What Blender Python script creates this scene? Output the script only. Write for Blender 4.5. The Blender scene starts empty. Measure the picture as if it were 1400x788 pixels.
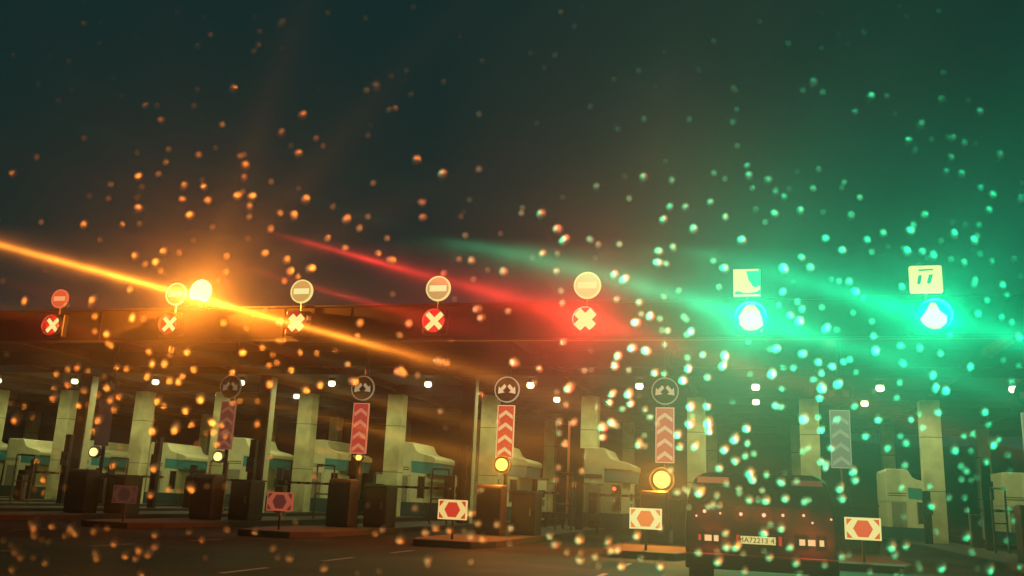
import bpy, bmesh, math, random
from mathutils import Vector, Matrix
R = math.radians
sc = bpy.context.scene
C = sc.collection
random.seed(7)

# ------------------------------------------------------------------ camera
CAM = Vector((0.0, 0.0, 1.3))
AX = Vector((0.96535339, 0.25763442, 0.04144079))     # camera right
AU = Vector((0.0200819, -0.23168774, 0.97258291))     # camera up
AF = Vector((-0.26017216, 0.93805399, 0.22883433))    # camera forward
cd = bpy.data.cameras.new('camera')
cam = bpy.data.objects.new('camera', cd); C.objects.link(cam)
m = Matrix((AX, AU, -AF)).transposed().to_4x4(); m.translation = CAM
cam.matrix_world = m
cd.sensor_width = 36; cd.lens = 31.51; cd.clip_start = 0.02; cd.clip_end = 2000
cd.dof.use_dof = True; cd.dof.focus_distance = 32; cd.dof.aperture_fstop = 7.5
cd.dof.aperture_blades = 7
sc.camera = cam
# ------------------------------------------------------------------ night sky
w = bpy.data.worlds.new('World'); sc.world = w; w.use_nodes = True
nt = w.node_tree; bg = nt.nodes['Background']
tc = nt.nodes.new('ShaderNodeTexCoord'); sx = nt.nodes.new('ShaderNodeSeparateXYZ')
rmp = nt.nodes.new('ShaderNodeValToRGB')
nt.links.new(tc.outputs['Generated'], sx.inputs[0]); nt.links.new(sx.outputs['Z'], rmp.inputs[0])
rmp.color_ramp.elements[0].position = 0.0; rmp.color_ramp.elements[0].color = (0.005, 0.021, 0.019, 1)
rmp.color_ramp.elements[1].position = 0.6; rmp.color_ramp.elements[1].color = (0.005, 0.026, 0.025, 1)
nt.links.new(rmp.outputs[0], bg.inputs[0]); bg.inputs[1].default_value = 0.9
sc.view_settings.view_transform = 'Standard'; sc.view_settings.look = 'None'
sc.view_settings.exposure = 0; sc.view_settings.gamma = 1
sc.cycles.max_bounces = 5; sc.cycles.diffuse_bounces = 2; sc.cycles.glossy_bounces = 3
sc.cycles.transmission_bounces = 5; sc.cycles.transparent_max_bounces = 24; sc.cycles.volume_bounces = 0
sc.cycles.use_denoising = True
try: sc.cycles.denoiser = 'OPENIMAGEDENOISE'
except Exception: pass
sc.cycles.sample_clamp_indirect = 2.0; sc.cycles.sample_clamp_direct = 0.0
sc.cycles.caustics_reflective = False; sc.cycles.caustics_refractive = False
sc.cycles.use_adaptive_sampling = False

# ------------------------------------------------------------------ helpers
def mat(name, col, rough=0.7, metal=0.0, noise=0.0, scale=3.0, col2=None, bump=0.0, emis=None, es=0.0, spec=0.5):
    M = bpy.data.materials.new(name); M.use_nodes = True
    n = M.node_tree.nodes; l = M.node_tree.links; b = n['Principled BSDF']
    b.inputs['Base Color'].default_value = (*col, 1); b.inputs['Roughness'].default_value = rough
    b.inputs['Metallic'].default_value = metal; b.inputs['Specular IOR Level'].default_value = spec
    if noise or bump:
        t = n.new('ShaderNodeTexCoord'); N = n.new('ShaderNodeTexNoise')
        N.inputs['Scale'].default_value = scale; N.inputs['Detail'].default_value = 6
        l.new(t.outputs['Object'], N.inputs['Vector'])
        if noise:
            c2 = col2 or tuple(c * (1 - noise) for c in col)
            r = n.new('ShaderNodeValToRGB'); r.color_ramp.elements[0].position = 0.35; r.color_ramp.elements[1].position = 0.65
            r.color_ramp.elements[0].color = (*c2, 1); r.color_ramp.elements[1].color = (*col, 1)
            l.new(N.outputs['Fac'], r.inputs[0]); l.new(r.outputs[0], b.inputs['Base Color'])
        if bump:
            B = n.new('ShaderNodeBump'); B.inputs['Strength'].default_value = bump
            l.new(N.outputs['Fac'], B.inputs['Height']); l.new(B.outputs[0], b.inputs['Normal'])
    if emis:
        b.inputs['Emission Color'].default_value = (*emis, 1); b.inputs['Emission Strength'].default_value = es; M.cycles.emission_sampling = 'NONE'
    return M

def lit(name, col, s):
    M = bpy.data.materials.new(name); M.use_nodes = True
    n = M.node_tree.nodes; n.clear(); e = n.new('ShaderNodeEmission'); o = n.new('ShaderNodeOutputMaterial')
    e.inputs[0].default_value = (*col, 1); e.inputs[1].default_value = s
    M.node_tree.links.new(e.outputs[0], o.inputs[0])
    M.cycles.emission_sampling = 'NONE'          # lamp faces have a bulb for light; boards glow to stand for returned headlight
    return M

def bulb(parent, loc, r, col, L):
    ld = bpy.data.lights.new('bulb', 'POINT'); ld.shadow_soft_size = r; ld.color = col; ld.energy = 4 * math.pi ** 2 * r * r * L
    o = bpy.data.objects.new('bulb', ld); C.objects.link(o); o.parent = parent; o.location = loc
    return o

def link(name, bm, m, parent=None, smooth=False, bevel=0.0):
    me = bpy.data.meshes.new(name); bm.normal_update(); bm.to_mesh(me); bm.free()
    me.materials.append(m)
    if smooth:
        for p in me.polygons: p.use_smooth = True
    o = bpy.data.objects.new(name, me); C.objects.link(o)
    if parent: o.parent = parent
    if bevel:
        md = o.modifiers.new('bevel', 'BEVEL'); md.width = bevel; md.segments = 2; md.limit_method = 'ANGLE'
    return o

def tag(o, label=None, cat=None, group=None, kind=None):
    if label: o['label'] = label
    if cat: o['category'] = cat
    if group: o['group'] = group
    if kind: o['kind'] = kind
    return o

def thing(name, label, cat, loc=(0, 0, 0), group=None):
    o = bpy.data.objects.new(name, None); C.objects.link(o); o.location = loc; o.empty_display_size = 0.2
    return tag(o, label, cat, group)

def copy_tree(o, parent=None):
    c = o.copy(); C.objects.link(c); c.parent = parent
    for ch in list(o.children): copy_tree(ch, c)
    return c

def box(bm, x0, x1, y0, y1, z0, z1):
    vs = [bm.verts.new((x, y, z)) for z in (z0, z1) for y in (y0, y1) for x in (x0, x1)]
    for f in ((0, 2, 3, 1), (4, 5, 7, 6), (0, 1, 5, 4), (2, 6, 7, 3), (0, 4, 6, 2), (1, 3, 7, 5)):
        bm.faces.new([vs[i] for i in f])
    return vs

def tube(bm, a, b, r0, r1=None, n=10):
    a = Vector(a); b = Vector(b); r1 = r0 if r1 is None else r1
    d = (b - a).normalized(); p = d.orthogonal().normalized(); q = d.cross(p)
    A = []; B = []
    for k in range(n):
        t = 2 * math.pi * k / n; o = p * math.cos(t) + q * math.sin(t)
        A.append(bm.verts.new(a + o * r0)); B.append(bm.verts.new(b + o * r1))
    for k in range(n): bm.faces.new((A[k], A[(k + 1) % n], B[(k + 1) % n], B[k]))
    bm.faces.new(A[::-1]); bm.faces.new(B)

def prism(bm, poly, y0, y1):          # poly in (x, z)
    a = [bm.verts.new((x, y0, z)) for x, z in poly]; b = [bm.verts.new((x, y1, z)) for x, z in poly]
    n = len(poly)
    bm.faces.new(a); bm.faces.new(b[::-1])
    for k in range(n): bm.faces.new((a[k], b[k], b[(k + 1) % n], a[(k + 1) % n]))
    bmesh.ops.recalc_face_normals(bm, faces=bm.faces)

def prism_x(bm, poly, x0, x1):        # poly in (y, z)
    a = [bm.verts.new((x0, y, z)) for y, z in poly]; b = [bm.verts.new((x1, y, z)) for y, z in poly]
    n = len(poly)
    bm.faces.new(a); bm.faces.new(b[::-1])
    for k in range(n): bm.faces.new((a[k], b[k], b[(k + 1) % n], a[(k + 1) % n]))
    bmesh.ops.recalc_face_normals(bm, faces=bm.faces)

def bmnew(): return bmesh.new()
def bbox(*a):
    bm = bmnew(); box(bm, *a); return bm
def ring(bm, r0, r1, y0, y1, cx=0, cz=0, n=40):
    L = []
    for y in (y0, y1):
        for r in (r0, r1):
            L.append([bm.verts.new((cx + r * math.cos(2 * math.pi * k / n), y, cz + r * math.sin(2 * math.pi * k / n))) for k in range(n)])
    a, b, c, d = L
    for k in range(n):
        j = (k + 1) % n
        bm.faces.new((a[k], a[j], b[j], b[k])); bm.faces.new((c[k], d[k], d[j], c[j]))
        bm.faces.new((b[k], b[j], d[j], d[k])); bm.faces.new((a[k], c[k], c[j], a[j]))
def disc(bm, r, y0, y1, cx=0, cz=0, n=40): tube(bm, (cx, y0, cz), (cx, y1, cz), r, r, n)
def rrect(x0, x1, z0, z1, r, n=4):
    P = []
    for cx, cz, a in ((x1 - r, z1 - r, 0), (x0 + r, z1 - r, 90), (x0 + r, z0 + r, 180), (x1 - r, z0 + r, 270)):
        for k in range(n + 1):
            t = R(a + 90 * k / n); P.append((cx + r * math.cos(t), cz + r * math.sin(t)))
    return P
def ball(bm, r, c=(0, 0, 0), u=14, v=10):
    bmesh.ops.create_uvsphere(bm, u_segments=u, v_segments=v, radius=r, matrix=Matrix.Translation(c))

CREAM = (0.88, 0.80, 0.27)
concrete = mat('concrete', (0.58, 0.59, 0.32), 0.8, noise=0.38, scale=1.1, bump=0.2)
def add_joints(M):
    n = M.node_tree.nodes; l = M.node_tree.links; b = n['Principled BSDF']
    src = b.inputs['Base Color'].links[0].from_socket
    t = n.new('ShaderNodeTexCoord'); sp = n.new('ShaderNodeSeparateXYZ'); l.new(t.outputs['Object'], sp.inputs[0])
    ad = n.new('ShaderNodeMath'); ad.operation = 'FRACT'; dv = n.new('ShaderNodeMath'); dv.operation = 'MULTIPLY'; dv.inputs[1].default_value = .42
    l.new(sp.outputs['Z'], dv.inputs[0]); l.new(dv.outputs[0], ad.inputs[0])
    lt = n.new('ShaderNodeMath'); lt.operation = 'LESS_THAN'; lt.inputs[1].default_value = .014; l.new(ad.outputs[0], lt.inputs[0])
    mx = n.new('ShaderNodeMix'); mx.data_type = 'RGBA'; l.new(lt.outputs[0], mx.inputs[0]); l.new(src, mx.inputs[6]); mx.inputs[7].default_value = (.10, .10, .06, 1)
    l.new(mx.outputs[2], b.inputs['Base Color'])
add_joints(concrete)
concrete_dark = mat('brown_cladding', (0.16, 0.11, 0.07), 0.6, noise=0.3, scale=1.2, bump=0.1)
cream_paint = mat('cream_paint', (0.66, 0.68, 0.42), 0.45, noise=0.12, scale=2.5)
grey_door = mat('grey_door', (0.26, 0.27, 0.20), 0.5, noise=0.2, scale=6)
teal_paint = mat('turquoise_paint', (0.02, 0.30, 0.33), 0.4, noise=0.15, scale=4)
teal_dark = mat('dark_teal_paint', (0.01, 0.07, 0.075), 0.5)
black = mat('black_metal', (0.012, 0.014, 0.013), 0.45, noise=0.2, scale=5)
steel = mat('galvanised_steel', (0.35, 0.36, 0.30), 0.35, 0.8, noise=0.3, scale=8)
fascia_m = mat('fascia_cladding', (0.055, 0.044, 0.035), 0.75, noise=0.25, scale=0.7, bump=0.05)
soffit_m = mat('soffit_panels', (0.025, 0.02, 0.015), 0.6, noise=0.3, scale=0.5)
glass_dark = mat('dark_glass', (0.01, 0.015, 0.014), 0.08, spec=0.8)
rubber = mat('rubber', (0.01, 0.01, 0.01), 0.8)
orange_plastic = mat('orange_plastic', (0.06, 0.026, 0.015), 0.55, noise=0.35, scale=3)
red_tape = mat('red_tape', (0.5, 0.04, 0.02), 0.5)

# ------------------------------------------------------------------ ground
gm = bpy.data.materials.new('wet_asphalt'); gm.use_nodes = True
n = gm.node_tree.nodes; l = gm.node_tree.links; b = n['Principled BSDF']
t = n.new('ShaderNodeTexCoord'); N1 = n.new('ShaderNodeTexNoise'); N2 = n.new('ShaderNodeTexNoise')
N1.inputs['Scale'].default_value = 0.25; N1.inputs['Detail'].default_value = 5
N2.inputs['Scale'].default_value = 14; N2.inputs['Detail'].default_value = 5
for q in (N1, N2): l.new(t.outputs['Object'], q.inputs['Vector'])
r1 = n.new('ShaderNodeValToRGB'); r1.color_ramp.elements[0].color = (0.009, 0.016, 0.013, 1); r1.color_ramp.elements[1].color = (0.013, 0.024, 0.020, 1)
l.new(N2.outputs['Fac'], r1.inputs[0]); l.new(r1.outputs[0], b.inputs['Base Color'])
r2 = n.new('ShaderNodeMapRange'); r2.inputs['From Min'].default_value = 0.35; r2.inputs['From Max'].default_value = 0.65
r2.inputs['To Min'].default_value = 0.75; r2.inputs['To Max'].default_value = 0.95
l.new(N1.outputs['Fac'], r2.inputs[0]); l.new(r2.outputs[0], b.inputs['Roughness']); b.inputs['Specular IOR Level'].default_value = .05
bu = n.new('ShaderNodeBump'); bu.inputs['Strength'].default_value = 0.35; bu.inputs['Distance'].default_value = 0.02
l.new(N2.outputs['Fac'], bu.inputs['Height']); l.new(bu.outputs[0], b.inputs['Normal'])
bm = bmnew(); bmesh.ops.create_grid(bm, x_segments=8, y_segments=8, size=700)
tag(link('ground', bm, gm), kind='structure')
ISL = {i: -23.6 + 5.2 * i for i in range(-6, 10)}
paint = mat('road_paint', (0.05, 0.06, 0.05), 0.6, noise=0.6, scale=7)
bm = bmnew()
for i in range(-6, 10):
    for k in range(5):
        y = 6 + k * 3.4
        vs = [bm.verts.new((ISL[i] + a, y + c, 0.004)) for a, c in ((-.06, 0), (.06, 0), (.06, 1.4), (-.06, 1.4))]; bm.faces.new(vs)
tag(link('road_marking', bm, paint), kind='structure')
kerb_m = mat('kerb_concrete', (0.02, 0.023, 0.019), 0.85, noise=0.3, scale=4, bump=0.2)
for i, u in ISL.items():
    P = [(u - 1.15, 66), (u - 1.15, 24.2), (u - .8, 23.0), (u + .8, 23.0), (u + 1.15, 24.2), (u + 1.15, 66)]
    bm = bmnew(); a = [bm.verts.new((x, y, -.02)) for x, y in P]; c = [bm.verts.new((x, y, .17)) for x, y in P]
    bm.faces.new(c)
    for k in range(6): bm.faces.new((a[k], c[k], c[(k + 1) % 6], a[(k + 1) % 6]))
    bmesh.ops.recalc_face_normals(bm, faces=bm.faces)
    tag(link('island_pavement', bm, kerb_m, bevel=0.03), kind='structure')

# dark wooded rise beyond the plaza
bm = bmnew(); rh = random.Random(5); prev = None
for k in range(81):
    x = -420 + k * 10.5; h = 13 + 5 * math.sin(k * .23) + rh.uniform(-1.6, 1.6)
    row = [bm.verts.new((x, y, z)) for y, z in ((118 + rh.uniform(-3, 3), -.5), (126, h * .62), (136, h), (175, h * 1.05), (230, -.5))]
    if prev:
        for q in range(4): bm.faces.new((prev[q], row[q], row[q + 1], prev[q + 1]))
    prev = row
tag(link('hills', bm, mat('dark_woodland', (.012, .016, .011), .95, noise=.6, scale=.3, bump=.6)), kind='structure')
# ------------------------------------------------------------------ canopy
X0, X1, V0, V1 = -58, 30, 28.5, 67
can = thing('toll_canopy', 'long flat canopy spanning every toll lane, brownish fascia carrying the lane signals', 'canopy', (0, 0, 0))
bm = bmnew()
box(bm, X0, X1, V0, V0 + .25, 6.52, 7.68)
k = X0
while k < X1 - 1:                                     # raised seams between cladding panels
    box(bm, k, k + .03, V0 - .012, V0 - .002, 6.54, 7.66); k += 2.6
link('fascia', bm, fascia_m, can)
link('fascia_trim', bbox(X0, X1, V0 - .10, V0 + .10, 6.44, 6.515), mat('pale_trim', (0.11, 0.11, 0.09), 0.7), can)
link('fascia_cap', bbox(X0, X1, V0 - .06, V0 + .40, 7.685, 7.75), mat('cap_flashing', (0.05, 0.04, 0.03), 0.5), can)
bm = bmnew(); box(bm, X0, X1, V0 + .26, V1, 6.92, 7.6); link('roof', bm, soffit_m, can)
for y in (33.5, 37.0, 44.5, 51.5, 58.7, 64):
    link('beam', bbox(X0 + .1, X1 - .1, y - .18, y + .18, 6.45 if y != 33.5 else 6.3, 6.915), soffit_m, can)
for i, u in ISL.items():
    link('beam', bbox(u - .14, u + .14, V0 + .27, V1 - .1, 6.62, 6.90), concrete_dark, can)
for i, u in ISL.items():
    link('column', bbox(u - .42, u + .42, 44.2, 44.95, .16, 6.44), concrete, can, bevel=0.02)
    link('column', bbox(u - .36 , u + .36, 58.4, 59.1, .16, 6.44), concrete, can, bevel=0.02)
for i in (-4, -2, 0, 2):
    bm = bmnew(); u = ISL[i] + .5
    box(bm, u - .30, u + .30, 39.0, 39.5, .16, 6.9)
    link('column', bm, concrete_dark, can, bevel=0.02)
    link('lit_column_side', bbox(u + .303, u + .36, 39.05, 39.52, .17, 6.6), cream_paint, can)  # pale strip paints the lit right side of the brown column

# ceiling lights
lamp_e = lit('ceiling_lamp', (0.95, 1.0, 0.50), 3.0)
ring_m = mat('lamp_housing', (0.3, 0.3, 0.28), 0.5)
cl = thing('ceiling_light', 'x', 'ceiling light', (0, 0, 0))
bm = bmnew(); tube(bm, (0, 0, .0), (0, 0, .16), .20, .14, 16)
for k in range(16):  # opaque skirt added to keep bulb light off the ceiling and windscreen
    a0, a1 = 2 * math.pi * k / 16, 2 * math.pi * (k + 1) / 16
    bm.faces.new([bm.verts.new((.125 * math.cos(a), .125 * math.sin(a), z)) for a, z in ((a0, .002), (a1, .002), (a1, -.23), (a0, -.23))])
link('lamp_housing', bm, ring_m, cl)
bm = bmnew(); prev = None                                   # frosted glass band round the lamp
for q in range(7):
    z = -.01 - .24 * q / 6; rr = .13 + .055 * math.sin(math.pi * q / 6)
    row = [bm.verts.new((rr * math.cos(2 * math.pi * k / 20), rr * math.sin(2 * math.pi * k / 20), z)) for k in range(20)]
    if prev:
        for k in range(20): bm.faces.new((prev[k], row[k], row[(k + 1) % 20], prev[(k + 1) % 20]))
    prev = row
link('diffuser', bm, lamp_e, cl, smooth=True)
bulb(cl, (0, 0, -.215), .04, (1.0, 0.97, 0.42), 5200.0)
first = True
ROWS = [(41.5, 'front row of ceiling lights', 'round warm-white light in the front row under the canopy', range(-3, 10)),
        (47.5, 'middle row of ceiling lights', 'round warm-white light in the middle row under the canopy', range(-4, 9)),
        (57.0, 'rear row of ceiling lights', 'round warm-white light in the farthest row under the canopy', range(-6, 9))]
for y, g, lb, rg in ROWS:
    for i in rg:
        if y > 50 and i % 2: continue
        if y == 47.5 and i % 3 == 1: continue
        o = cl if first else copy_tree(cl); first = False
        if y > 50:                       # the far row is too weak to light anything
            for ch in list(o.children):
                if ch.type == 'LIGHT': bpy.data.objects.remove(ch)
        o.location = (-26.0 + 5.2 * i, y + .02, 6.75); o['label'] = lb; o['group'] = g

# ------------------------------------------------------------------ toll booths
def make_booth():
    t = thing('toll_booth', 'x', 'toll booth', (0, 0, 0))
    prof = [(-1.1, 2.3), (-1.1, 3.95), (-1.02, 4.12), (-.02, 4.12), (.10, 4.06), (.20, 3.86), (.30, 3.68), (.48, 3.56),
            (1.20, 3.40), (1.42, 3.30), (1.45, 3.2), (1.43, 3.02), (.05, 3.08), (.05, 2.3)]
    bm = bmnew(); prism(bm, [(x, z) for x, z in prof], 0, 3.4); link('roof', bm, cream_paint, t, bevel=0.03)
    bm = bmnew(); prism(bm, [(.053, 3.075), (1.40, 3.015), (1.33, 2.42), (.053, 2.5)], .04, 3.3); link('stripe_panel', bm, teal_paint, t)
    link('wall', bbox(-1.08, -.005, .02, 3.3, .9, 2.297), cream_paint, t)
    bm = bmnew(); prism(bm, [(0.0, .9), (0.0, 2.497), (.052, 2.497), (.95, 2.44), (.90, .9)], .06, 3.2); link('side_wall', bm, cream_paint, t)
    link('base', bbox(-1.12, 1.02, -.02, 3.4, .17, .898), teal_dark, t)
    link('door', bbox(-.85, -.1, -.02, .018, .92, 2.28), grey_door, t)
    bm = bmnew()
    for z in (2.62, 2.74): box(bm, -1.0, -.04, -.02, -.002, z, z + .035)
    link('vent', bm, black, t)
    link('window', bbox(.52, .86, .03, .058, 1.15, 2.3), glass_dark, t)
    bm = bmnew()
    for a in (.48, .88): box(bm, a, a + .03, .02, .058, 1.1, 2.35)
    link('window_frame', bm, steel, t)
    return t
booth = make_booth()
WHERE = {-5: 'cut by the left edge', -4: 'leftmost but one', -3: 'third from the left', -2: 'fourth from the left',
         -1: 'half hidden left of centre', 0: 'left of the dark red chevrons', 1: 'between dark and bright red chevrons',
         2: 'behind the bright red chevrons', 3: 'left of the largest amber beacon', 6: 'right of the van', 7: 'at the right edge'}
bp = {}
for i in range(-5, 8):
    if i in (4, 5): continue
    o = booth if not bp else copy_tree(booth); bp[i] = o
    o.location = (ISL[i], 47.0, 0); o['group'] = 'toll booths on the islands'
    o['label'] = 'cream toll booth ' + WHERE[i]
bp[3].location = (ISL[3] + 1.0, 42.6, 0); bp[3].scale = (.95, .95, .93)
bp[6].location = (ISL[6] - .75, 47.0, 0); bp[6].scale = (.85, 1, .84)
bp[7].location = (ISL[7] - .9, 47.0, 0); bp[7].scale = (.85, 1, .84)
for i in (-4, -3, -2): bp[i].scale = (1.0, 1, .9)

# ------------------------------------------------------------------ lane signals and signs
X_M = lit('signal_red_white', CREAM, 1.0)
BULB_R = ((1.0, 0.04, 0.02), 9000.0)
BULB_R2 = ((1.0, 0.035, 0.02), 52000.0)
BULB_G = ((0.002, 1.0, 0.40), 54000.0)
RED_F = mat('signal_red_face', (0.05, 0.003, 0.003), 0.5, emis=(1.0, 0.03, 0.02), es=0.22)
SX = {0: (0.62, BULB_R, 0.022), 1: (0.62, BULB_R, 0.02), 2: (1.0, BULB_R, 0.02), 3: (0.78, BULB_R, 0.035), 4: (1.1, BULB_R2, 0.05)}
def stroke_x(bm, r, wd, y0, y1):
    for s in (1, -1):
        d = Vector((1, 0, s)).normalized(); nn = Vector((-d.z, 0, d.x))
        P = [(d * r * a + nn * wd * c) for a, c in ((-1, -1), (1, -1), (1, 1), (-1, 1))]
        e = 0.002 if s > 0 else 0
        prism(bm, [(p.x, p.z) for p in P], y0 - e, y1)
LNAME = {0: 'leftmost', 1: 'second from the left, under the amber floodlight', 2: 'third from the left, blurred white', 3: 'fourth from the left with crisp arms', 4: 'fifth and brightest, thick glaring cross'}
for i in range(7):
    u = -26.2 + 5.2 * i + .1
    if i < 5:
        t = thing('lane_signal', 'red cross lane signal on the fascia, ' + LNAME[i], 'lane signal', (u, 28.2, 7.07), 'red cross lane signals')
        link('housing', bbox(-.44, .44, .0, .28, -.44, .44), black, t, bevel=0.04)
        bm = bmnew(); disc(bm, .40, -.012, -.002); link('lamp_face', bm, RED_F, t)
        bm = bmnew(); wd = (.07, .07, .13, .085, .15)[i]
        stroke_x(bm, (.33, .33, .33, .38, .38)[i], wd, -.06, -.02); link('cross', bm, X_M, t)
        b3 = bmnew(); ring(b3, .405, .43, -.16, -.003, n=24); link('added_visor', b3, black, t)  # visor added to keep the red light off the fascia
        s, bm_, rr = SX[i]
        bulb(t, (0, -.12, 0), rr, *bm_)
    else:
        t = thing('lane_signal', ('left' if i == 5 else 'right') + ' of the two glaring green lane signals, below the ' + ('half eaten square sign' if i == 5 else 'TT sign'), 'lane signal', (u, 28.2, 7.04), 'green lane signals')
        link('housing', bbox(-.5, .5, .0, .28, -.5, .5), black, t, bevel=0.04)
        if i == 5: P = [(-.12, .42), (.10, .43), (.25, .25), (.33, 0), (.38, -.30), (.30, -.42), (.16, -.37), (0, -.43), (-.18, -.37), (-.34, -.18), (-.36, .05), (-.26, .25)]
        else: P = [(-.06, .42), (.08, .40), (.17, .18), (.36, 0), (.34, -.2), (.16, -.36), (-.08, -.38), (-.3, -.26), (-.36, -.06), (-.2, .15)]
        P = [(x, z) for x, z in P][::-1]
        bm = bmnew(); prism(bm, P, -.07, -.02); link('arrow', bm, lit('green_arrow_face', (.86, .60, .05), 1.0), t)
        bm = bmnew(); ring(bm, .46, .49, -.42, -.003, n=28); link('added_visor', bm, black, t)  # deep visor added to shield the fascia from the green light
        bulb(t, (0, -.13, -.02), .055, *BULB_G)
# round signs
SGN = {0: ((.95, .12, .045), (.90, .38, .14), (.80, .16, .05)), 1: ((.85, .42, .08), CREAM, CREAM), 2: ((.72, .46, .12), (.88, .86, .36), CREAM),
       3: ((.74, .46, .16), (.88, .86, .36), CREAM), 4: ((.88, .78, .28), (.93, .80, .30), CREAM)}
NN = {0: 'leftmost, dim red with an orange bar', 1: 'second from the left, washed out beside the amber floodlight', 2: 'third from the left, tan with pale bar',
      3: 'fourth from the left, tan with crisp pale rim', 4: 'fifth from the left, almost wholly pale'}
SZ = {0: .37, 1: .43, 2: .43, 3: .44, 4: .45}
for i in range(5):
    u = -26.2 + 5.2 * i + .12; r = SZ[i]
    t = thing('no_entry_sign', 'glowing no entry sign, ' + NN[i], 'road sign', (u, 28.3, 8.24 if i else 8.15), 'no entry signs above the closed lanes')
    f, bar, rim = SGN[i]
    bm = bmnew(); disc(bm, r - .05, -.02, .05); link('disc', bm, lit('sign_field', f, .72), t)  # sign faces glow in place of headlight thrown back by their sheeting
    bm = bmnew(); ring(bm, r - .049, r, -.035, .06); link('rim', bm, lit('sign_rim', rim, .95), t)
    bm = bmnew(); prism(bm, [(-r * .70, -r * .24), (r * .70, -r * .24), (r * .70, r * .24), (-r * .70, r * .24)], -.034, -.021); link('bar', bm, lit('sign_bar', bar, .95), t)
    bm = bmnew(); tube(bm, (0, .09, .2), (0, .09, -.9), .03); link('bracket', bm, steel, t)
# square service signs
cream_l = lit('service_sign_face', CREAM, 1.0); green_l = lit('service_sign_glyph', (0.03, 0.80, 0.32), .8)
t = thing('service_sign', 'lit square sign with a green TT symbol above the right green signal', 'road sign', (-26.2 + 31.2 - .02, 28.25, 8.20))
bm = bmnew(); prism(bm, rrect(-.45, .45, -.42, .42, .05), 0, .12); link('sign_face', bm, cream_l, t)
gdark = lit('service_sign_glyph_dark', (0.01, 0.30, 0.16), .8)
bm = bmnew(); prism(bm, [(-.18, .30), (.22, .31), (.21, .27), (-.20, .25)], -.012, -.002)
prism(bm, [(-.20, .12), (-.11, .12), (-.16, -.13), (-.23, -.17), (-.25, -.10)], -.012, -.002)
prism(bm, [(.09, .13), (.20, .14), (.12, -.12), (.06, -.15), (.02, -.10)], -.012, -.002)
link('symbol', bm, gdark, t)
bm = bmnew(); tube(bm, (0, .17, -.1), (0, .17, -.8), .04); link('bracket', bm, steel, t)
t = thing('service_sign', 'lit square sign with its right side swallowed by green, above the left green signal', 'road sign', (-26.2 + 26.0 + .0, 28.25, 8.20))
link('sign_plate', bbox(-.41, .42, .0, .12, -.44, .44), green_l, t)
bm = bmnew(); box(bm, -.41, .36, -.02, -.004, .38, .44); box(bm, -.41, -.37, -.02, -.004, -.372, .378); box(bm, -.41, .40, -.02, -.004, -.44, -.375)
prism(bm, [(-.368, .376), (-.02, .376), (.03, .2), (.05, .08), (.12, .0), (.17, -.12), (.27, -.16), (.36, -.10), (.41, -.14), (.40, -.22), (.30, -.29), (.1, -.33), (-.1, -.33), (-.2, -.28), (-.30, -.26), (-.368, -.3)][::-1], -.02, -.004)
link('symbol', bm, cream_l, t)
bm = bmnew(); tube(bm, (0, .17, -.1), (0, .17, -.8), .04); link('bracket', bm, steel, t)

# amber floodlight at the canopy edge
t = thing('floodlight', 'blinding amber floodlight on the canopy edge beside the second no entry sign', 'floodlight', (-19.55, 27.9, 8.2))
bm = bmnew(); disc(bm, .49, 0, .2); link('housing', bm, black, t)
bm = bmnew(); disc(bm, .46, -.03, -.002); link('lens', bm, lit('amber_lens_glass', (1.0, 0.80, 0.30), 2.0), t)
bulb(t, (0, -.16, -.27), .075, (1.0, 0.26, 0.02), 45000.0)
bm = bmnew(); tube(bm, (0, .1, -.2), (0, .4, -.5), .03); tube(bm, (0, .4, -.5), (0, .62, -.5), .03); link('bracket', bm, steel, t)

link('added_hood', bbox(-.30, .30, -.58, -.035, -.45, -.42), black, t)  # hood added to keep the flood's amber light off the road
# ------------------------------------------------------------------ island equipment
BEAC = {-1: (0, 0), 0: (.15, 140), 1: (.15, 140), 2: (.085, 190), 3: (.20, 950), 4: (.26, 1700)}
def chevs(bm, w, h, y0, y1, n=4):
    st = h / n
    for k in range(n):
        z = -h / 2 + k * st
        a = st * .32; up = .13
        P = [(-w, z + .00), (0, z + up + .04), (w, z + .00), (w, min(z + a, h / 2)), (0, min(z + a + up + .04, h / 2)), (-w, min(z + a, h / 2))]
        prism(bm, P, y0, y1)
dim = {1: ((.15, .035, .022), (.24, .09, .05)), 2: ((.50, .05, .03), (.70, .22, .11)), 3: ((.75, .07, .03), (.92, .60, .24)), 4: ((.62, .13, .07), (.80, .50, .25)), 5: ((.20, .20, .12), (.30, .33, .18)), 0: ((.035, .016, .012), (.04, .02, .015))}  # board colours carry how much light each one throws back
DEX = {0: 'unlit and barely seen at the left', 1: 'dim red, left of the brown column', 2: 'dark red with orange chevrons left of centre', 3: 'bright red with cream chevrons near the centre', 4: 'pale red above the largest amber beacon', 5: 'green-washed, right of the vehicle', 6: 'cut by the right edge'}
AMBL = {}
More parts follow.
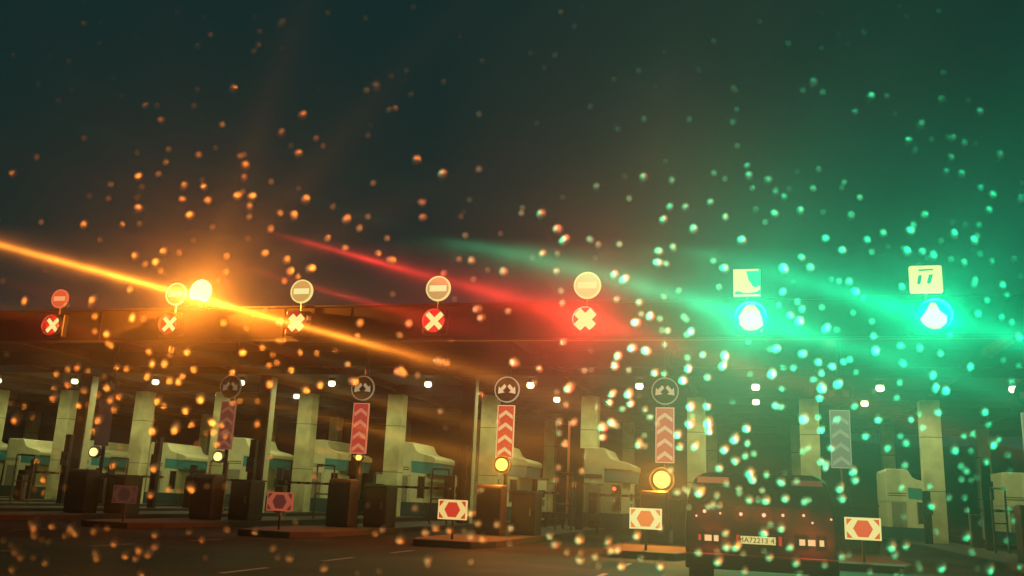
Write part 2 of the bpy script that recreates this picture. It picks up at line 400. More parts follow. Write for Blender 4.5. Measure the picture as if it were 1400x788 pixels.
for i in range(0, 7):
    u = ISL[i]
    t = thing('sign_post', 'post with arrow disc and chevron board, ' + DEX[i], 'sign post', (u, 28.7, .17), 'sign posts at the island heads')
    bm = bmnew(); tube(bm, (.06, .14, 0), (.06, .14, 6.33 - .02), .07); link('post', bm, black, t)
    zr = 4.83 + .0 - .17
    red, crm = dim.get(i, dim[5])
    rimc = {2: .22, 3: .42, 4: .30, 1: .08}.get(i, .02)  # rim and arrow glow stands in for returned headlight
    bm = bmnew(); disc(bm, .40, -.02, .04, .02, zr); rs = link('round_sign', bm, mat('blue_sign', (.02, .03, .04), 0.5), t)
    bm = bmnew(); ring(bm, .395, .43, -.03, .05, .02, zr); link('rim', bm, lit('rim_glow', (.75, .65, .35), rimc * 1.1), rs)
    for s in (-1, 1):
        bm = bmnew()
        P = [(.03, .12), (.09, .18), (.22, .04), (.28, .10), (.30, -.14), (.07, -.10), (.14, -.04), (.03, .08)]
        P = [(.02 + s * x, zr + z) for x, z in P]
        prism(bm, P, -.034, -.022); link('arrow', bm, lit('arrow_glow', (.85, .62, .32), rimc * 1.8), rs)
    zc = 3.45 - .17
    bm = bmnew(); prism(bm, [(-.25, zc - .84), (.29, zc - .84), (.29, zc + .84), (-.25, zc + .84)], 0, .05); pn = link('chevron_board', bm, lit('board_red', red, .75), t)  # board, chevrons and frame glow in place of returned headlight
    pn.location = (0, 0, 0)
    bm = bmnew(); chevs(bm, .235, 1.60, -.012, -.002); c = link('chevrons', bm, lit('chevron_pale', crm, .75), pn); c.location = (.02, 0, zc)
    bm = bmnew()
    for a in ((-.27, -.245, zc - .86, zc + .86), (.285, .31, zc - .86, zc + .86)): box(bm, a[0], a[1], -.02, .06, a[2], a[3])
    for a in ((zc - .86, zc - .835), (zc + .835, zc + .86)): box(bm, -.244, .284, -.02, .06, a[0], a[1])
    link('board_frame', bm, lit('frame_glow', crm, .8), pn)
    if i < 5:
        r, s = BEAC[i]
        zb = {0: 2.35, 1: 2.33, 2: 2.45, 3: 2.37, 4: 2.07}[i] - .17; xb = {0: -.05, 1: -.1, 2: .12, 3: -.02, 4: -.06}[i]
        if i == 0: xb = -.14
        bm = bmnew(); disc(bm, r * 1.35, -.10, .05, xb, zb, 20); bc = link('beacon', bm, black, t)
        col = (1.0, .86, .42) if i < 2 else (1.0, .34, .03)
        bm = bmnew(); disc(bm, r * 1.0, -.16, -.102, xb, zb, 24)
        link('lens', bm, lit('beacon_lens', (1.0, .60, .09) if i > 1 else (1.0, .62, .18), 2.4), bc)
        bm = bmnew(); ring(bm, r * 1.36, r * 1.46, -.13, .04, xb, zb, 24); link('added_visor', bm, black, bc)  # visor added to limit the beacon's spill
        bulb(bc, (xb, -.26, zb), r * .3, col, {0: 225, 1: 225, 2: 3000, 3: 3400, 4: 5000}[i])
    # crash pillar below
    t = thing('crash_pillar', 'stout orange pillar under the chevron board that is ' + DEX[i].split(',')[0], 'bollard', (u - .25, 28.4, .17), 'orange pillars at the island heads')
    bm = bmnew(); prism_x(bm, [(-.35, 0), (.35, 0), (.35, 1.45), (.25, 1.55), (-.25, 1.55), (-.35, 1.4)], -.42, .42); link('pillar', bm, orange_plastic, t, bevel=0.05)
    if i < 2: link('reflective_strip', bbox(-.455, -.425, -.3, .3, .3, 1.4), red_tape, t)
    t = thing('control_cabinet', 'dark cabinet beside the chevron board that is ' + DEX[i].split(',')[0], 'cabinet', (u + .62, 29.6, .17), 'dark cabinets behind the pillars')
    link('body', bbox(-.40, .40, -.5, .5, 0, 1.35), black, t, bevel=0.03)
    link('lid', bbox(-.43, .43, -.53, .53, 1.353, 1.41), teal_dark, t)
    link('door', bbox(-.34, .34, -.52, -.503, .12, 1.25), mat('cabinet_door', (.02, .025, .022), .35), t)
    link('handle', bbox(.22, .27, -.55, -.523, .6, .85), steel, t)

# low hazard signs with hexagon
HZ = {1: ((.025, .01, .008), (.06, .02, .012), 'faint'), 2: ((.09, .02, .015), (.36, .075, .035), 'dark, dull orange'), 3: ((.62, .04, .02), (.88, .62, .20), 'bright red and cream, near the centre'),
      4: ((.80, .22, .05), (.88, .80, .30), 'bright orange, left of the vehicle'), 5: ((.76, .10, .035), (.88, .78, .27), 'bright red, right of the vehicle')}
hexa = lambda r, sx=1.0: [(r * sx * math.cos(R(60 * k)), r * math.sin(R(60 * k))) for k in range(6)]
for i, (red, pal, nm) in HZ.items():
    u = ISL[i]
    t = thing('hazard_sign', 'low rectangular sign with hexagon between chevrons, ' + nm, 'road sign', (u + .02, 23.7, .95), 'low hexagon signs at the island noses')
    link('panel', bbox(-.41, .41, 0, .06, -.26, .26), lit('hazard_pale', pal, .95), t)  # panel and hexagon glow to stand in for reflected headlight
    bm = bmnew(); prism(bm, hexa(.225, 1.0), -.014, -.002)
    for sx_ in (-1, 1):
        for sz in (-1, 1):
            prism(bm, [(sx_ * .37, sz * .07), (sx_ * .37, sz * .225), (sx_ * .24, sz * .225)] , -.014, -.002)
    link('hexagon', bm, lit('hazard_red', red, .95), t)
    bm = bmnew(); tube(bm, (-.0, .10, -.78), (0, .10, .2), .035); link('post', bm, black, t)

# barrier gates
gate = None
for i in range(-4, 8):
    if i in (4, 5): continue
    if gate is None:
        gate = thing('barrier_gate', 'x', 'barrier'); o = gate
        link('cabinet', bbox(-.2, .2, -.2, .2, 0, 1.3), mat('gate_cabinet', (.10, .09, .07), .5), gate, bevel=0.03)
        bm = bmnew(); box(bm, .21, 3.6, -.04, .04, 1.42, 1.52); link('arm', bm, mat('arm_white', (.6, .55, .42), .4), gate)
        bm = bmnew()
        for k in range(7): box(bm, .3 + k * .5, .52 + k * .5, -.046, .046, 1.414, 1.526)
        link('stripe', bm, mat('arm_red', (.5, .05, .03), .4), gate)
        link('hub', bbox(-.22, .2, -.12, .12, 1.303, 1.56), black, gate)
    else: o = copy_tree(gate)
    o.location = (ISL[i] + .85, 41.0, .17); o['label'] = 'red and white barrier arm by the booth ' + WHERE[i]; o['group'] = 'barrier gates'

# hoop rails, dark posts, lane terminals
hoop = None
for i in range(-4, 8):
    if i in (4, 5): continue
    if hoop is None:
        hoop = thing('hoop_rail', 'x', 'handrail'); o = hoop
        bm = bmnew(); P = [(0, 0, 0), (0, 0, 2.2), (.55, .5, 2.2), (.55, .5, 0)]
        for a, c in zip(P, P[1:]): tube(bm, a, c, .04)
        link('hoop', bm, steel, hoop)
        bm = bmnew(); tube(bm, (0.01, 0.01, 1.0), (.54, .49, 1.0), .03); link('rail', bm, steel, hoop)
    else: o = copy_tree(hoop)
    o.location = (ISL[i] + .3, 35.5, .17); o['label'] = 'bent steel tube hoop before the booth ' + WHERE[i]; o['group'] = 'steel hoops on the islands'
postd = None
for i in range(-4, 8):
    for du, y, h in ((.75, 38.2, 3.35), (-.55, 43.2, 2.2)):
        if i in (4, 5): continue
        if postd is None:
            postd = thing('equipment_post', 'x', 'post'); o = postd
            link('post', bbox(-.15, .15, -.12, .12, 0, 1.0), black, postd)
            link('reader_box', bbox(-.20, .20, -.2, -.121, .55, .75), teal_dark, postd)
        else: o = copy_tree(postd)
        o.location = (ISL[i] + du, y, .17); o.scale = (1, 1, h)
        o['label'] = ('tall' if h > 3 else 'short') + ' black post beside the booth ' + WHERE[i]; o['group'] = 'black equipment posts'
term = None
for i in range(-4, 8):
    if i in (4, 5): continue
    if term is None:
        term = thing('payment_terminal', 'x', 'terminal'); o = term
        link('body', bbox(-.28, .28, -.25, .25, 0, 2.3), cream_paint, term, bevel=.04)
        link('screen', bbox(-.20, .20, -.27, -.252, 1.3, 1.7), glass_dark, term)
        link('slot_panel', bbox(-.20, .20, -.27, -.252, .8, 1.15), grey_door, term)
        link('cap', bbox(-.31, .31, -.30, .30, 2.303, 2.42), steel, term)
    else: o = copy_tree(term)
    o.location = (ISL[i] + .8, 53.5, .17); o['label'] = 'pale payment terminal behind the booth ' + WHERE[i]; o['group'] = 'payment terminals'
t = thing('guard_rail', 'low dark steel guard rail on short legs between the centre lanes', 'guard rail', (-9.8, 38.6, .0))
link('rail', bbox(-.1, 3.4, -.05, .05, .55, .82), steel, t)
for k in range(5): link('leg', bbox(.2 + k * .75, .3 + k * .75, .06, .16, 0, .7), black, t)
t = thing('marker_pole', 'thin tall red-lit pole beside the large booth', 'pole', (-8.95, 44.0, .17))
bm = bmnew(); tube(bm, (0, 0, 0), (0, 0, 5.0), .06); link('pole', bm, mat('red_lit_pole', (.5, .12, .05), .5), t)  # pole colour carries the red light falling on it
bm = bmnew(); disc(bm, .07, -.13, -.06, 0, 2.5, 12); link('band', bm, red_tape, t)
t = thing('stop_light', 'small red lamp on the wall of the large booth', 'lamp', (-6.4, 42.2, 1.95))
bm = bmnew(); disc(bm, .12, 0, .1); link('housing', bm, black, t)
bm = bmnew(); disc(bm, .085, -.03, -.002); link('lens', bm, lit('small_red', (1, .05, .02), 5), t)

# ------------------------------------------------------------------ vehicle ahead
vv = 14.2
van = thing('van', 'dark boxy van seen from behind, row of red marker lamps above glowing tail lamps', 'van', (0.02, vv, 0))
vm = mat('van_paint', (.007, .008, .007), .6, noise=.3, scale=3)
bm = bmnew(); prism(bm, [(-1.08, .42), (1.08, .42), (1.10, 1.0), (1.06, 1.40), (.96, 1.72), (.80, 1.82), (-.80, 1.82), (-.96, 1.72), (-1.06, 1.40), (-1.10, 1.0)], .0, 4.9)
link('body', bm, vm, van, bevel=.05)
bm = bmnew(); prism(bm, [(-.88, 1.34), (.88, 1.34), (.80, 1.60), (-.80, 1.60)], -.012, -.002); link('rear_window', bm, glass_dark, van)
link('bumper', bbox(-1.08, 1.08, -.14, -.003, .42, .64), mat('bumper_plastic', (.015, .015, .014), .6), van, bevel=.03)
dm = bmnew(); box(dm, -.006, .006, -.012, -.002, .68, 1.33); link('door_gap', dm, black, van)
link('door_handle', bbox(.08, .26, -.05, -.003, 1.02, 1.06), steel, van)
for s in (-1, 1):
    for y in (.9, 3.9):
        bm = bmnew(); tube(bm, (s * .86, y, .35), (s * 1.07, y, .35), .35, .35, 24); wl = link('wheel', bm, rubber, van)
        bm = bmnew(); tube(bm, (s * 1.072, y, .35), (s * 1.085, y, .35), .2, .2, 16); link('rim', bm, steel, wl)
amb_r = lit('amber_reflector_glow', (.55, .16, .06), .55)  # strips are reflectors; their glow stands in for reflected lamplight
link('amber_strip', bbox(-.90, -.44, -.035, -.012, 1.66, 1.75), amb_r, van)
link('amber_strip', bbox(.46, .90, -.035, -.012, 1.66, 1.74), lit('amber_reflector_dim', (.3, .09, .04), .4), van)
tl = lit('tail_lamp', (1.0, .55, .24), 1.0)
for x0, x1 in ((-.80, -.70), (-.665, -.60), (.55, .63), (.67, .77), (.83, .89)):
    e = link('tail_light', bbox(x0, x1, -.05, -.003, .815, .90), tl, van)
    xm = (x0 + x1) / 2
    bulb(e, (xm, -.075, .857), .012, (1.0, .04, .02), 1400)
link('tail_light', bbox(-.89, -.855, -.05, -.003, .82, .90), lit('dim_tail', (.6, .05, .03), .9), van)
for x, z, r, s in ((-.80, 1.24, .026, 1), (-.92, 1.17, .016, .5), (-.57, 1.22, .016, .6), (-.27, 1.22, .026, 1), (.06, 1.22, .03, 1.2), (.33, 1.23, .022, 1), (.62, 1.24, .02, .9), (.74, 1.14, .016, .6), (1.0, 1.2, .016, .5)):
    bm = bmnew(); disc(bm, r * 1.6, -.03, -.003, x, z, 12); e = link('marker_lamp', bm, black, van)
    bm = bmnew(); ball(bm, r, (x, -.035, z), 10, 8); link('lens', bm, lit('marker_red', (1.0, .55, .30), 1.2), e, smooth=True)
    bulb(e, (x, -.035 - r - .02, z), .010, (1.0, .05, .03), 70 * s * (r / .010) ** 2)
pl = link('number_plate', bbox(-.28, .22, -.165, -.142, .80, .91), lit('plate', (.80, .66, .22), .85), van)  # plate glows by itself in place of light falling on it
pl.location = (0, .10, 0)
for x in (-.34, .26):
    link('plate_reflector', bbox(x, x + .045, -.04, -.003, .79, .92), mat('red_reflector', (.4, .03, .02), .4, emis=(1, .06, .03), es=.3), van)  # reflectors are given a glow for the light they throw back
fc = bpy.data.curves.new('plate_text', 'FONT'); fc.body = 'MA72213 43'; fc.size = .105; fc.align_x = 'CENTER'; fc.extrude = .002; fc.space_character = 1.05
fo = bpy.data.objects.new('plate_text_src', fc); C.objects.link(fo)
dg = bpy.context.evaluated_depsgraph_get(); dg.update()
me = bpy.data.meshes.new_from_object(fo.evaluated_get(dg)); bpy.data.objects.remove(fo)
me.materials.append(mat('plate_ink', (.10, .08, .02), .6))
o = bpy.data.objects.new('plate_lettering', me); C.objects.link(o); o.parent = pl
o.rotation_euler = (R(90), 0, 0); o.location = (-.03, -.168, .82)

# ------------------------------------------------------------------ windscreen with rain
WC = CAM + AF * .60
WX = Vector((.9640, .2660, 0)).normalized()
WY0 = Vector((AU.x, AU.y, AU.z))
tilt = R(-12)
WN = AF.copy()
# raked up axis: rotate the camera's up about the cross axis
WB = (Matrix.Rotation(tilt, 3, WX) @ (AF.cross(WX) * -1)).normalized()
if WB.z < 0: WB = -WB
WNr = WB.cross(WX).normalized()
if WNr.dot(AF) < 0: WNr = -WNr
def surf(a, b, off=0.0):
    return WC + WX * a + WB * b - WNr * (.10 * a * a + .05 * b * b) + WNr * off
film = bpy.data.materials.new('smeared_wet_glass'); film.use_nodes = True
n = film.node_tree.nodes; l = film.node_tree.links; n.clear()
out = n.new('ShaderNodeOutputMaterial'); tr = n.new('ShaderNodeBsdfTransparent')
tcx = n.new('ShaderNodeTexCoord')
def hair(ru, rv, T=None):
    h = n.new('ShaderNodeBsdfHair'); h.component = 'Transmission'
    h.inputs['Color'].default_value = (1, 1, 1, 1); h.inputs['Offset'].default_value = 0
    h.inputs['RoughnessU'].default_value = ru; h.inputs['RoughnessV'].default_value = rv
    v = n.new('ShaderNodeCombineXYZ')
    for k in range(3): v.inputs[k].default_value = T[k]
    l.new(v.outputs[0], h.inputs['Tangent'])
    return h
a16 = R(17.0)
T1 = (AX * math.sin(a16) + AU * math.cos(a16)).normalized()
h1 = hair(.0035, .10, T1)
T2 = (AX * math.sin(a16 + R(45)) + AU * math.cos(a16 + R(45))).normalized()
def spoke(deg): return (AX * math.sin(a16 + R(deg)) + AU * math.cos(a16 + R(deg))).normalized()
h2s = [hair(.075, .075, spoke(g)) for g in (12, 34, 57, 79)]
h3s = [hair(.016, .016, spoke(g)) for g in (3, 25, 48, 70)]
nz = n.new('ShaderNodeTexNoise'); nz.inputs['Scale'].default_value = 3.2; nz.inputs['Detail'].default_value = 3
l.new(tcx.outputs['Object'], nz.inputs['Vector'])
def mix(fac, A, B):
    m_ = n.new('ShaderNodeMixShader'); l.new(A.outputs[0], m_.inputs[1]); l.new(B.outputs[0], m_.inputs[2])
    if isinstance(fac, float): m_.inputs[0].default_value = fac
    else: l.new(fac, m_.inputs[0])
    return m_
# smear gets broader towards the right, where the wipers left it wetter
sxx = n.new('ShaderNodeVectorMath'); sxx.operation = 'DOT_PRODUCT'; sxx.inputs[1].default_value = WX
l.new(tcx.outputs['Object'], sxx.inputs[0])
mr = n.new('ShaderNodeMapRange'); off = WX.dot(WC)
mr.inputs['From Min'].default_value = off - .10; mr.inputs['From Max'].default_value = off + .02
mr.inputs['To Min'].default_value = .0009; mr.inputs['To Max'].default_value = .005
# the wiper grooves fan slowly from one side of the pane to the other
def groove(px, py):
    d = (AF + AX * ((px - 700) / 1225.3) - AU * ((py - 394) / 1225.3)).normalized()
    return (T1 - d * T1.dot(d)).normalized()
mT = n.new('ShaderNodeMix'); mT.data_type = 'VECTOR'
mT.inputs['A'].default_value = groove(275, 405); mT.inputs['B'].default_value = groove(1040, 440)
mf = n.new('ShaderNodeMapRange'); mf.interpolation_type = 'SMOOTHSTEP'
mf.inputs['From Min'].default_value = off - .12; mf.inputs['From Max'].default_value = off + .12
l.new(sxx.outputs['Value'], mf.inputs[0]); l.new(mf.outputs[0], mT.inputs['Factor'])
for L_ in list(h1.inputs['Tangent'].links): l.remove(L_)
l.new(mT.outputs[1], h1.inputs['Tangent'])
l.new(sxx.outputs['Value'], mr.inputs[0]); l.new(mr.outputs[0], h1.inputs['RoughnessU'])
mm = n.new('ShaderNodeMapRange'); mm.inputs['From Min'].default_value = .3; mm.inputs['From Max'].default_value = .7
mm.inputs['To Min'].default_value = .10; mm.inputs['To Max'].default_value = .24
l.new(nz.outputs['Fac'], mm.inputs[0])
# wet smear is heavier on the right and stops at the upper edge of the wiped band
bnd = n.new('ShaderNodeVectorMath'); bnd.operation = 'DOT_PRODUCT'; bnd.inputs[1].default_value = WB - WX * .02
l.new(tcx.outputs['Object'], bnd.inputs[0])
bo = (WB - WX * .02).dot(WC)
bm_ = n.new('ShaderNodeMapRange'); bm_.interpolation_type = 'SMOOTHSTEP'
bm_.inputs['From Min'].default_value = bo + .025; bm_.inputs['From Max'].default_value = bo + .036
bm_.inputs['To Min'].default_value = 1.0; bm_.inputs['To Max'].default_value = 0.02
l.new(bnd.outputs['Value'], bm_.inputs[0])
tr2 = n.new('ShaderNodeBsdfTransparent')
gn = n.new('ShaderNodeTexNoise'); gn.inputs['Scale'].default_value = 34; gn.inputs['Detail'].default_value = 4
l.new(tcx.outputs['Object'], gn.inputs['Vector'])
gr = n.new('ShaderNodeMapRange'); gr.inputs['From Min'].default_value = .35; gr.inputs['From Max'].default_value = .65
gr.inputs['To Min'].default_value = .45; gr.inputs['To Max'].default_value = 1.0
l.new(gn.outputs['Fac'], gr.inputs[0])
gx = n.new('ShaderNodeMath'); gx.operation = 'MULTIPLY'; l.new(gr.outputs[0], gx.inputs[0]); l.new(bm_.outputs[0], gx.inputs[1])
streak = mix(gx.outputs[0], tr2, h1)
shr = n.new('ShaderNodeMath'); shr.operation = 'MULTIPLY'
msh = n.new('ShaderNodeMapRange'); msh.inputs['From Min'].default_value = off - .06; msh.inputs['From Max'].default_value = off + .10
msh.inputs['To Min'].default_value = .10; msh.inputs['To Max'].default_value = 3.9
l.new(sxx.outputs['Value'], msh.inputs[0]); l.new(msh.outputs[0], shr.inputs[0]); l.new(mm.outputs[0], shr.inputs[1])
h2 = mix(.5, mix(.5, h2s[0], h2s[1]), mix(.5, h2s[2], h2s[3]))
h3 = mix(.5, mix(.5, h3s[0], h3s[1]), mix(.5, h3s[2], h3s[3]))
core = n.new('ShaderNodeMapRange'); core.inputs['From Min'].default_value = off - .12; core.inputs['From Max'].default_value = off + .10
core.inputs['To Min'].default_value = .36; core.inputs['To Max'].default_value = .10
l.new(sxx.outputs['Value'], core.inputs[0])
hm = mix(core.outputs[0], mix(shr.outputs[0], streak, h2), h3)
fin = mix(.029, tr, hm)
l.new(fin.outputs[0], out.inputs[0])
NA, NB, WA, WH = 40, 26, .80, .50
bm = bmnew(); G = {}
for side, off_ in ((0, 0.0), (1, .005)):
    for p in range(NA + 1):
        for q in range(NB + 1):
            G[side, p, q] = bm.verts.new(surf(-WA + 2 * WA * p / NA, -WH + 2 * WH * q / NB, off_))
for side in (0, 1):
    for p in range(NA):
        for q in range(NB): bm.faces.new((G[side, p, q], G[side, p + 1, q], G[side, p + 1, q + 1], G[side, p, q + 1]))
for p in range(NA):
    for q in (0, NB): bm.faces.new((G[0, p, q], G[0, p + 1, q], G[1, p + 1, q], G[1, p, q]))
for q in range(NB):
    for p in (0, NA): bm.faces.new((G[0, p, q], G[0, p, q + 1], G[1, p, q + 1], G[1, p, q]))
bmesh.ops.recalc_face_normals(bm, faces=bm.faces)
ws = thing('windscreen', 'rain-spattered smeared car windscreen the whole view is seen through', 'windscreen', (0, 0, 0))
link('pane', bm, film, ws, smooth=False)
bm = bmnew()
P = [surf(-WA, -WH, .002), surf(WA, -WH, .002), surf(WA, WH, .002), surf(-WA, WH, .002)]
for k in range(4):
    a, c = P[k], P[(k + 1) % 4]
    for s in range(8):
        tt = lambda q: (surf(-WA + 2 * WA * q, -WH, .002), surf(WA, -WH + 2 * WH * q, .002), surf(WA - 2 * WA * q, WH, .002), surf(-WA, WH - 2 * WH * q, .002))[k]
        tube(bm, tt(s / 8), tt((s + 1) / 8), .014, .014, 8)
link('rubber_seal', bm, rubber, ws)

DROPS = """115,33 355,44 385,34 320,122 265,145 221,166 304,171 385,183 414,159 532,151 501,125 515,120 535,105 442,200 408,211 231,205 272,213 190,243 19,238 336,228 334,244 371,249 252,256 279,257 250,274 285,276 325,270 345,270 341,284 341,297 260,296 383,292 402,294 418,274 370,314 191,286 191,306 116,308 167,308 149,272 225,345 245,346 215,360 186,351 362,347 392,356 220,370 455,283 474,301 578,278 578,298 448,327 472,340 517,347 397,372 425,368 570,220 503,186 605,240 655,232
36,412 129,410 131,433 148,457 149,469 183,435 197,436 179,396 205,481 209,497 235,478 233,485 226,497 257,481 266,505 250,514 203,514 233,520 245,521 78,511 94,505 107,502 95,526 76,531 143,516 148,530 161,502 174,504 318,509 332,482 337,449 306,442 76,543 109,554 122,553 117,534 153,546 165,542 158,559 137,572 129,588 46,570 24,572 217,547 225,554 255,560 241,584 210,588 263,580 275,545 318,551 328,548 291,576 293,589 282,592 270,606 297,607 165,612 157,634 213,638 52,630 63,652 48,669 61,673 89,666 207,675 231,667 245,670 262,666 308,664
391,358 389,385 382,441 380,466 359,475 398,506 410,482 433,483 368,500 369,525 437,526 418,533 484,521 559,443 492,442 611,496 600,494 546,507 552,511 535,357 628,355 645,357 689,372 658,435 653,423 695,426
742,348 762,348 761,372 767,398 840,377 854,384 874,414 843,410 870,442 860,506 865,476 884,480 845,487 841,500 877,430 889,433 902,436 905,452 939,458 945,454 935,433 900,361 911,361 921,341 975,357 990,368 983,393 961,485 988,500 941,504 934,520 895,510 909,511 967,516 991,487 738,504 704,496 779,530 770,468 880,164 740,294 763,315 772,330 818,335
1078,60 1112,115 1125,127 1190,134 1286,137 1339,154 1258,173 1301,190 1318,197 1241,195 1250,207 1300,216 1366,214 1293,235 1313,240 1021,228 1024,243 1028,258 880,245 860,272 918,248 976,237 1049,248 1060,263 1072,270 1119,232 971,278 1033,287 1059,293 1046,304 1094,290 992,298 948,315 916,284 937,285 907,302 920,338 901,345 1014,330 1096,353 1107,367 1071,370 1147,385 1128,327 1151,343 1163,296 1207,320 1185,329 1244,317 1263,295 1286,330 1303,322 1338,308 1351,288 1356,268 1394,274 1239,346 1260,345 1275,351 1318,360 1355,358 1330,331 1369,390
1070,400 1064,418 1090,413 1080,432 1092,441 1160,386 1169,400 1180,408 1166,428 1129,450 1144,451 1192,440 1194,460 1196,480 1230,473 1257,476 1285,483 1298,458 1376,404 1348,411 1383,441 1391,461 1335,430 1061,477 1097,484 1118,495 1137,501 1153,495 1071,503 1084,503 1055,511 1112,519 1145,525 1123,530 1274,513 1325,502 1382,522 1392,500 1371,493 1291,534 1230,523
1069,531 1120,544 1060,554 1068,556 1098,571 1118,570 1122,587 1135,612 1144,573 1097,616 1105,612 1122,630 1130,634 1067,658 1089,657 1073,680 1166,643 1168,655 1148,666 1150,680 1183,596 1213,612 1200,573 1245,573 1260,584 1238,605 1281,563 1329,593 1317,595 1304,614 1327,616 1356,606 1345,563 1350,580 1347,630 1314,655 1318,680 1297,680 1270,663 1272,690 1232,665 1235,706 1335,652 1320,643 1278,530
838,538 860,538 834,550 863,551 852,559 882,560 889,570 899,579 837,577 843,582 825,583 773,606 874,606 944,555 947,568 943,579 927,593 930,610 950,609 969,588 968,577 967,555 1020,585 1004,599 1019,623 1005,629 990,614 983,639 1022,606 1025,645 1028,654 993,661 980,677 968,692 984,691 957,671 940,671 1011,674 1024,682 1042,670 1047,683 917,643 926,672 936,668 765,577 765,592 785,577 774,553 824,597
992,728 993,745 1007,745 1044,726 1052,761 1044,753 1016,756 980,753 1018,779 845,749 850,771 871,730 1080,746 1088,767 955,754 982,765 1068,720 903,771 1150,759 1161,758 1127,771 1189,781 1223,758 1255,770 1257,776 1279,726 1321,732 1327,753 1375,738 1383,711 1286,775 1352,776 1238,744 1218,745
99,720 73,718 49,717 49,730 58,738 67,740 16,745 24,751 30,760 47,761 64,767 19,776 92,730 104,728 131,724 147,722 132,754 134,760 158,741 173,757 191,750 187,762 204,755 213,730 213,745 195,784 311,723 349,726 374,748 380,762 397,761 444,775 404,714 524,723 548,736 519,781 513,729
582,727 596,720 615,724 635,726 654,715 645,700 680,716 645,731 660,736 699,721 697,743 644,768 586,763 793,735 752,732 776,754 795,755 793,764 814,760 832,738 836,750 760,743"""
drop_m = bpy.data.materials.new('raindrop_water'); drop_m.use_nodes = True
n = drop_m.node_tree.nodes; l = drop_m.node_tree.links; n.clear()
out = n.new('ShaderNodeOutputMaterial'); rf = n.new('ShaderNodeBsdfRefraction'); rf.distribution = 'GGX'
rf.inputs['IOR'].default_value = 1.33; rf.inputs['Roughness'].default_value = .38
trd = n.new('ShaderNodeBsdfTransparent'); mx = n.new('ShaderNodeMixShader'); mx.inputs[0].default_value = .55
l.new(trd.outputs[0], mx.inputs[1]); l.new(rf.outputs[0], mx.inputs[2]); l.new(mx.outputs[0], out.inputs[0])
back_m = bpy.data.materials.new('raindrop_contact'); back_m.use_nodes = True
n = back_m.node_tree.nodes; l = back_m.node_tree.links; n.clear()
out = n.new('ShaderNodeOutputMaterial'); trd = n.new('ShaderNodeBsdfTransparent'); l.new(trd.outputs[0], out.inputs[0])
def drop_mesh(seed):
    rnd = random.Random(seed); bm = bmnew(); rings = []; NR, NS = 5, 14
    ex = 1 + rnd.uniform(0, .35); ph = rnd.uniform(0, 6)
    for k in range(NR + 1):
        th = (math.pi / 2) * (1 - k / NR); row = []
        if k == NR: row = [bm.verts.new((0, 0, .55))]
        else:
            for s in range(NS):
                t = 2 * math.pi * s / NS; rr = math.sin(th) * (1 + .08 * math.sin(2 * t + ph) + .05 * math.sin(3 * t + 2 * ph))
                row.append(bm.verts.new((rr * math.cos(t), rr * math.sin(t) * ex, .55 * math.cos(th))))
        rings.append(row)
    for k in range(NR):
        a, b_ = rings[k], rings[k + 1]
        for s in range(NS):
            if len(b_) == 1: bm.faces.new((a[s], a[(s + 1) % NS], b_[0]))
            else: bm.faces.new((a[s], a[(s + 1) % NS], b_[(s + 1) % NS], b_[s]))
    f = bm.faces.new(rings[0][::-1]); f.material_index = 1
    bmesh.ops.recalc_face_normals(bm, faces=bm.faces)
    me = bpy.data.meshes.new('raindrop'); bm.to_mesh(me); bm.free()
    me.materials.append(drop_m); me.materials.append(back_m)
    for p in me.polygons: p.use_smooth = p.material_index == 0
    return me
DM = [drop_mesh(s) for s in range(8)]
def on_glass(px, py):
    d = AF + AX * ((px - 700) / 1225.3) - AU * ((py - 394) / 1225.3)
    off_ = 0.0
    for _ in range(4):
        base = WC + WNr * off_
        tt = (base - CAM).dot(WNr) / d.dot(WNr); p = CAM + d * tt - WC
        a, b_ = p.dot(WX), p.dot(WB); off_ = -(.10 * a * a + .05 * b_ * b_) + .0052
    return a, b_
pts = [tuple(float(v) for v in s.split(',')) for s in DROPS.split()]
seen = []
for p in pts:
    if all((p[0] - q[0]) ** 2 + (p[1] - q[1]) ** 2 > 9 for q in seen): seen.append(p)
rnd = random.Random(3)
items = []
for p in seen:
    a, b_ = on_glass(*p); items.append((a, b_, rnd.choice((.0011, .0015, .0019, .0023, .0028)) * rnd.uniform(.9, 1.1)))
extra = []
for k in range(1500):
    a = rnd.uniform(-.75, .75); b_ = rnd.uniform(-.46, .46)
    items.append((a, b_, rnd.uniform(.0005, .0015) if abs(a) < .37 and abs(b_) < .22 else rnd.choice((.0008, .0012, .00105, .0016))))
items.sort(key=lambda q: -q[2])
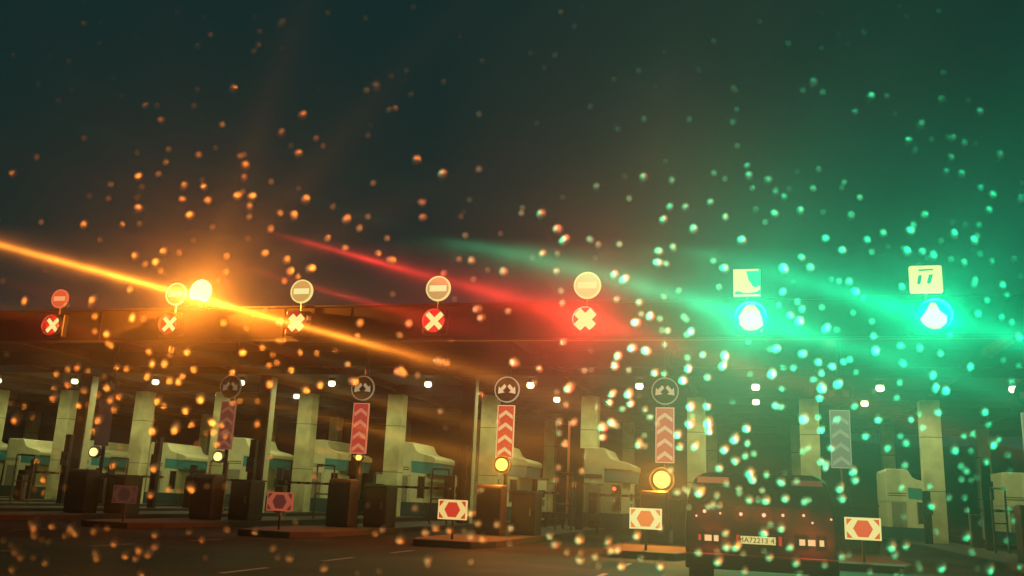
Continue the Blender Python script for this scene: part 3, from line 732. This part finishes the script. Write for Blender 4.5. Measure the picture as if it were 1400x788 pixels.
def orient(a, b_):
    e = .002; ta = (surf(a + e, b_) - surf(a - e, b_)).normalized(); tb = (surf(a, b_ + e) - surf(a, b_ - e)).normalized()
    nn = ta.cross(tb).normalized()
    if nn.dot(WNr) < 0: ta = -ta; nn = -nn
    return Matrix((ta, tb, nn)).transposed()
GR = {'amber': ('round raindrop on the left part of the windscreen, catching amber light', 'raindrops catching amber light'),
      'red': ('round raindrop on the middle of the windscreen, near the red glow', 'raindrops near the red glow'),
      'green': ('round raindrop on the right part of the windscreen, catching green light', 'raindrops catching green light')}
stuff = bmnew(); cnt = 0
for a, b_, r in items:
    O = orient(a, b_); p = surf(a, b_, .0052)
    rot = O.to_4x4() @ Matrix.Rotation(rnd.uniform(0, .6), 4, 'Z')
    if cnt < 300:
        o = bpy.data.objects.new('raindrop', DM[cnt % 8]); C.objects.link(o)
        M4 = rot.copy(); M4.translation = p; o.matrix_world = M4 @ Matrix.Scale(r, 4)
        g = 'amber' if a < -.08 else ('red' if a < .08 else 'green')
        tag(o, GR[g][0], 'raindrop', GR[g][1]); cnt += 1
    else:
        M4 = rot.copy(); M4.translation = p
        tmp = bmnew(); tmp.from_mesh(DM[cnt % 8]); tmp.transform(M4 @ Matrix.Scale(r, 4))
        mt = bpy.data.meshes.new('t'); tmp.to_mesh(mt); tmp.free(); stuff.from_mesh(mt); bpy.data.meshes.remove(mt); cnt += 1
me = bpy.data.meshes.new('fine_raindrops'); stuff.to_mesh(me); stuff.free()
me.materials.append(drop_m); me.materials.append(back_m)
for p in me.polygons: p.use_smooth = p.material_index == 0
o = bpy.data.objects.new('fine_raindrops', me); C.objects.link(o); tag(o, 'fine spray of tiny raindrops over the whole windscreen', 'raindrops', kind='stuff')

# ------------------------------------------------------------------ haze
hz = bpy.data.materials.new('haze'); hz.use_nodes = True
n = hz.node_tree.nodes; l = hz.node_tree.links; n.clear()
out = n.new('ShaderNodeOutputMaterial'); pv = n.new('ShaderNodeVolumePrincipled')
pv.inputs['Color'].default_value = (.9, .95, .92, 1); pv.inputs['Density'].default_value = .0003; pv.inputs['Anisotropy'].default_value = .88
l.new(pv.outputs[0], out.inputs['Volume'])
o = link('haze', bbox(-720, 720, -720, 720, -1, 24), hz); tag(o, kind='stuff')
